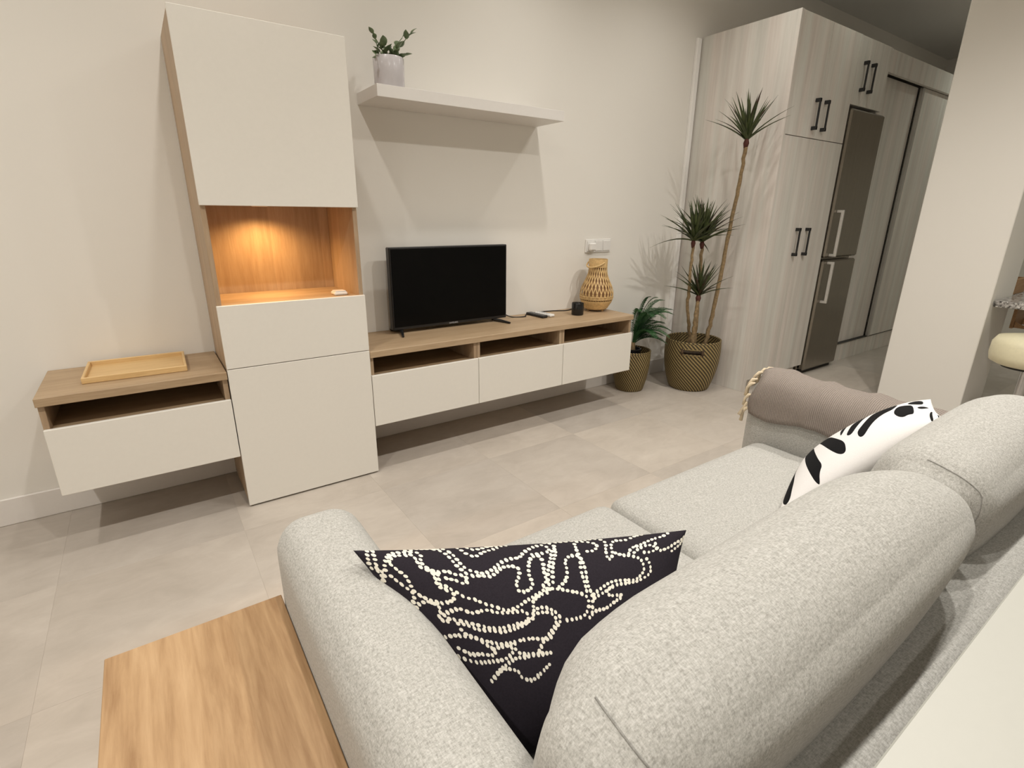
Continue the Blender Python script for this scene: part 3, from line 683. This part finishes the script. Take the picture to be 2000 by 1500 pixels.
# ------------------------------------------------------------------ cushions on the sofa
def pillow(name, TL, TR, BR, BL, thick, mat, label, ink_fn, NU=220, NV=160, pinch=.055, sag=None):
    TL, TR, BR, BL = map(vec, (TL, TR, BR, BL)); nrm = np.cross(TR-TL, BL-TL); nrm /= -np.linalg.norm(nrm)
    s = np.linspace(-1, 1, NU+1); q = np.linspace(-1, 1, NV+1); Sg, Tg = np.meshgrid(s, q)       # t=+1 is the top edge
    X = Sg*(1-pinch*(1-Tg**2)); Y = Tg*(1-pinch*(1-Sg**2)); u = (X+1)/2; v = (1-Y)/2
    base = ((1-u)*(1-v))[..., None]*TL+(u*(1-v))[..., None]*TR+(u*v)[..., None]*BR+((1-u)*v)[..., None]*BL
    hgt = thick*np.clip((1-np.abs(Sg)**2.4)*(1-np.abs(Tg)**2.4), 0, 1)**.55
    if sag is not None: base = base+sag(Sg, Tg)
    fr = base+nrm*hgt[..., None]; bk = base-nrm*hgt[..., None]
    ink = ink_fn((Sg+1)/2, (1-Tg)/2); inkb = np.ones_like(ink)
    V = np.concatenate([fr.reshape(-1, 3), bk.reshape(-1, 3)]); W1 = NU+1; off = W1*(NV+1); fs = []
    for j in range(NV):
        for i in range(NU):
            a = j*W1+i; fs.append((a, a+1, a+W1+1, a+W1)); fs.append((off+a, off+a+W1, off+a+W1+1, off+a+1))
    mb = MB(); mb.v = [tuple(p) for p in V]; mb.f = fs
    o = mb.build(name, mat, None, True); at = o.data.attributes.new('ink', 'FLOAT', 'POINT')
    at.data.foreach_set('value', np.concatenate([ink.ravel(), ink.ravel()]).astype(np.float32))
    bm = bmesh.new(); bm.from_mesh(o.data); bmesh.ops.remove_doubles(bm, verts=bm.verts, dist=1e-6); bmesh.ops.recalc_face_normals(bm, faces=bm.faces); bm.to_mesh(o.data); bm.free()
    return tag(o, label, 'cushion', 'throw cushions on the sofa')
# textile prints, in thousandths of the cushion's width and height
SQUIGGLES = [[(36,0),(18,56),(9,94),(23,125),(18,150),(0,194),(0,225),(0,269)],
    [(50,0),(36,62),(23,106),(32,131),(14,169),(0,194)],
    [(41,119),(55,81),(77,44),(100,25),(123,25),(155,25),(168,44),(155,87),(159,119),(173,144),(177,169),(168,212),(182,225),(191,250),(182,287),(159,300),(127,300),(105,294)],
    [(68,75),(91,44),(118,44),(145,44),(145,81),(145,119),(164,144),(164,181),(159,219),(177,244)],
    [(68,87),(77,125),(86,156),(82,206),(82,237),(100,269),(127,294)],
    [(45,144),(55,181),(68,219),(73,250),(55,287),(50,325),(55,369)],
    [(41,356),(55,312),(68,294),(100,287),(123,312),(118,344),(105,369),(127,387)],
    [(132,12),(173,0),(209,6),(232,31),(241,75),(245,119),(255,156),(268,181),(300,188),(327,194),(359,162),(377,150),(405,150),(418,169),(409,206),(391,244),(391,287),(423,281),(441,250),(441,206),(455,144),(473,106),(495,100),(500,137),(491,194),(486,244),(468,275)],
    [(177,0),(214,6),(241,12),(255,56),(259,106),(268,144),(286,162),(314,175),(350,150),(373,125),(405,106),(436,100),(459,69),(495,37),(527,25),(536,50),(532,75),(500,87),(473,87)],
    [(282,6),(286,19),(295,56),(314,75),(345,50),(382,31),(414,6),(436,6)],
    [(309,6),(318,25),(341,25),(377,6),(405,6)],
    [(182,150),(209,150),(227,169),(250,181),(250,206),(236,219),(218,200),(200,188),(182,175)],
    [(200,256),(218,287),(241,300),(264,325),(291,344),(327,369),(368,356),(405,331),(441,312),(477,287),(518,294),(555,312),(582,325),(605,350),(605,394),(582,438),(545,450),(500,450)],
    [(123,356),(145,344),(182,337),(214,362),(259,356),(295,375),(336,381),(373,381),(386,400),(377,431),(345,438),(305,444),(259,444),(223,425),(191,406),(159,387),(123,369)],
    [(150,400),(177,412),(205,438),(245,450),(286,463),(327,456),(359,444),(400,419),(409,387),(445,375),(473,394),(491,425),(486,456),(459,487),(427,525),(373,512),(327,512),(277,519),(236,506),(205,487),(182,469),(159,450),(150,419)],
    [(418,400),(450,400),(473,419),(473,456),(445,494),(409,531),(377,575)],
    [(414,369),(423,337),(455,312),(486,294),(495,225),(518,150),(541,81),(559,50),(550,12)],
    [(505,262),(518,194),(532,144),(555,75)],
    [(518,287),(550,250),(564,200),(568,150),(586,119),(614,119),(623,156),(623,225),(618,275),(623,325),(623,369),(609,444)],
    [(623,31),(618,87),(618,131),(609,212),(609,269),(609,319)],
    [(632,19),(659,25),(682,44),(686,69),(668,94),(636,94)],
    [(536,6),(568,6),(609,6),(655,6),(700,6),(718,44),(709,100),(709,156),(727,131),(732,69),(750,37),(786,37),(832,6),(850,0)],
    [(627,344),(664,312),(700,287),(741,281),(786,287),(814,269),(832,231),(823,175),(795,150),(759,137),(736,119)],
    [(627,362),(668,337),(714,306),(755,300),(805,294),(855,256),(855,200),(841,162)],
    [(595,456),(627,425),(664,419),(700,394),(736,362),(691,356),(682,331),(705,306)],
    [(782,137),(795,100),(827,81),(873,50),(914,31),(945,0)],
    [(800,131),(827,100),(859,87),(886,112),(864,131),(836,131)],
    [(882,75),(895,125),(932,112),(959,87),(991,56),(1000,31)],
    [(945,137),(977,100),(1000,56)],
    [(86,450),(127,450),(159,463),(191,481),(214,519),(227,537),(214,556),(177,544),(141,537),(114,506),(100,500)],
    [(95,537),(118,556),(150,575),(195,581),(245,581),(282,562),(286,531),(264,525),(227,531)],
    [(305,519),(300,556),(327,575),(368,581),(414,587)],
    [(164,662),(195,637),(232,613),(282,587),(323,587),(382,587),(423,587)],
    [(182,650),(214,625),(250,625),(277,644),(282,669),(314,688),(355,669),(400,637)]]
LEAVES = [[(82,963),(145,969),(241,956),(395,938),(545,925),(668,906),(709,881),(723,863),(641,912),(436,906),(218,869),(105,881),(45,894),(23,925),(36,944)],
    [(709,875),(732,844),(736,794),(727,787),(341,694),(227,669),(127,644),(82,669),(5,694),(23,712),(114,731),(327,781)],
    [(741,744),(741,700),(691,637),(409,537),(250,481),(136,481),(105,500),(127,531),(214,569),(345,613),(623,700)],
    [(345,469),(450,463),(714,438),(736,369),(732,325),(664,356),(473,394),(309,431)],
    [(223,394),(309,394),(400,362),(559,325),(732,287),(755,212),(755,144),(532,169),(482,225),(386,275),(273,319),(186,356),(177,381)],
    [(391,175),(600,150),(582,106),(523,69),(205,81),(227,112),(195,137),(250,162)],
    [(636,106),(791,69),(786,25),(559,25),(545,56)],
    [(414,62),(468,31),(405,6),(318,44)],
    [(214,19),(277,6),(23,31),(5,50),(41,44)],
    [(223,0),(100,0),(0,12),(0,37),(0,31),(9,12)],
    [(564,531),(736,537),(736,494),(568,500),(414,512)],
    [(741,656),(736,619),(732,575),(732,613)],
    [(736,756),(741,706),(741,719),(732,756)],
    [(709,881),(727,825),(736,800),(732,844)],
    [(395,938),(523,925),(668,900),(509,925)]]
def squiggle_ink(u, v):
    """dotted double lines: distance to the nearest dot minus its radius (metres)"""
    rnd = random.Random(11); X = u*.60; Y = v*.36; d = np.full(u.shape, 1.0)
    for c in SQUIGGLES:
        pts = smoothpath([(a*.0006, b*.00036, 0) for a, b in c], 10); acc = 0; nxt = 0
        for a, b in zip(pts, pts[1:]):
            acc += (b-a).length
            if acc >= nxt:
                r = rnd.uniform(.0030, .0041); ex = rnd.uniform(.85, 1.2); d = np.minimum(d, np.hypot((X-b.x)*ex, (Y-b.y)/ex)-r); nxt = acc+rnd.uniform(.0078, .0092)
    return d
def leaf_ink(u, v):
    d = np.full(u.shape, 1.0)
    for c in LEAVES+[[(800, 300), (850, 330), (960, 420), (930, 300), (860, 240)], [(800, 560), (860, 640), (960, 700), (920, 580), (850, 520)], [(790, 840), (850, 900), (950, 930), (900, 830)]]:
        P = np.array(c)/1000.0
        for _ in range(2): Q = np.roll(P, -1, 0); P = np.stack([P*.75+Q*.25, P*.25+Q*.75], 1).reshape(-1, 2)
        ins = np.zeros(u.shape, bool); dm = np.full(u.shape, 9.0)
        for (x0, y0), (x1, y1) in zip(P, np.roll(P, -1, 0)):
            cr = ((y0 > v) != (y1 > v)); xi = x0+(v-y0)*(x1-x0)/(y1-y0+1e-12); ins ^= cr & (u < xi)
            L2 = (x1-x0)**2+(y1-y0)**2+1e-12; k = np.clip(((u-x0)*(x1-x0)+(v-y0)*(y1-y0))/L2, 0, 1); dm = np.minimum(dm, np.hypot(u-x0-k*(x1-x0), v-y0-k*(y1-y0)))
        d = np.minimum(d, np.where(ins, -dm, dm))
    return d
pillow('throw_cushion', (.005, -1.975, .705), (.555, -2.245, .690), (.38, -2.36, .465), (.095, -2.285, .465), .095, 'dotted_print', 'black throw cushion with white dotted squiggle lines, in the near sofa corner', squiggle_ink, 330, 230, .055)
pillow('throw_cushion', (1.28, -2.40, .81), (1.58, -2.29, .765), (1.52, -2.02, .475), (1.11, -2.15, .475), .06, 'leaf_print', 'white throw cushion with bold black leaf print at the far sofa end', leaf_ink, 240, 200, .03)

# ------------------------------------------------------------------ breakfast bar and stool by the pillar
t = thing('bar_counter', (4.3, -2.3, 0), 'speckled granite bar counter fixed to the pillar', 'counter')
bx('slab', (4.10, 4.75, -3.0, -1.815, .735, .775), 'granite', t, c=.004); bx('support', (4.40, 4.44, -2.95, -2.85, 0, .735), 'skirting_white', t)
bx('return_slab', (4.51, 4.95, -1.8145, -1.50, .735, .775), 'granite', t, c=.004)
SXX, SYY = 3.98, -2.075
t = thing('bar_stool', (SXX, SYY, 0), 'round cream vinyl bar stool at the granite counter', 'stool')
MB().lathe([(0, .435), (.15, .435), (.182, .452), (.190, .49), (.188, .56), (.168, .596), (.10, .610), (0, .614)], SXX, SYY, 40).build('seat', 'cream_vinyl', t, True, 60)
MB().lathe([(0, .418), (.12, .418), (.12, .435), (0, .435)], SXX, SYY, 24).build('seat_plate', 'dark_gap', t)
MB().tube([(SXX, SYY, .02), (SXX, SYY, .42)], .025, 16).build('post', 'chrome', t, True, 50)
MB().lathe([(0, 0), (.17, 0), (.17, .008), (.03, .025), (0, .025)], SXX, SYY, 32).build('base', 'chrome', t, True, 40)
t = thing('wooden_box', (4.68, -1.66, .775), 'small open wooden box on the granite counter behind the pillar', 'box')
for b in ((4.56, 4.80, -1.80, -1.785), (4.56, 4.80, -1.555, -1.54), (4.56, 4.575, -1.785, -1.555), (4.785, 4.80, -1.785, -1.555)): bx('side', (*b, .7755, .875), 'brown_wood', t)
bx('bottom', (4.575, 4.785, -1.785, -1.555, .7755, .785), 'brown_wood', t)
t = thing('bottle_rack', (4.62, -2.2, .56), 'scalloped wooden rack hung under the granite counter', 'rack')
for y in (-2.62, -1.858): bx('end_board', (4.50, 4.74, y, y+.018, .56, .734), 'brown_wood', t)
for z in (.565,):
    for x in (4.51, 4.71):
        n_ = 56; ys = np.linspace(-2.60, -1.86, n_+1); vs = []
        for y in ys:
            zt_ = z+.045-.026*abs(math.sin((y+2.60)/.74*PI*7))
            vs += [(x, y, z), (x+.016, y, z), (x+.016, y, zt_), (x, y, zt_)]
        fs = [(0, 1, 2, 3), tuple(n_*4+q for q in (3, 2, 1, 0))]
        for k in range(n_): fs += [(k*4+q, k*4+4+q, k*4+4+(q+1) % 4, k*4+(q+1) % 4) for q in range(4)]
        MB().add(vs, fs).build('rail', 'brown_wood', t)
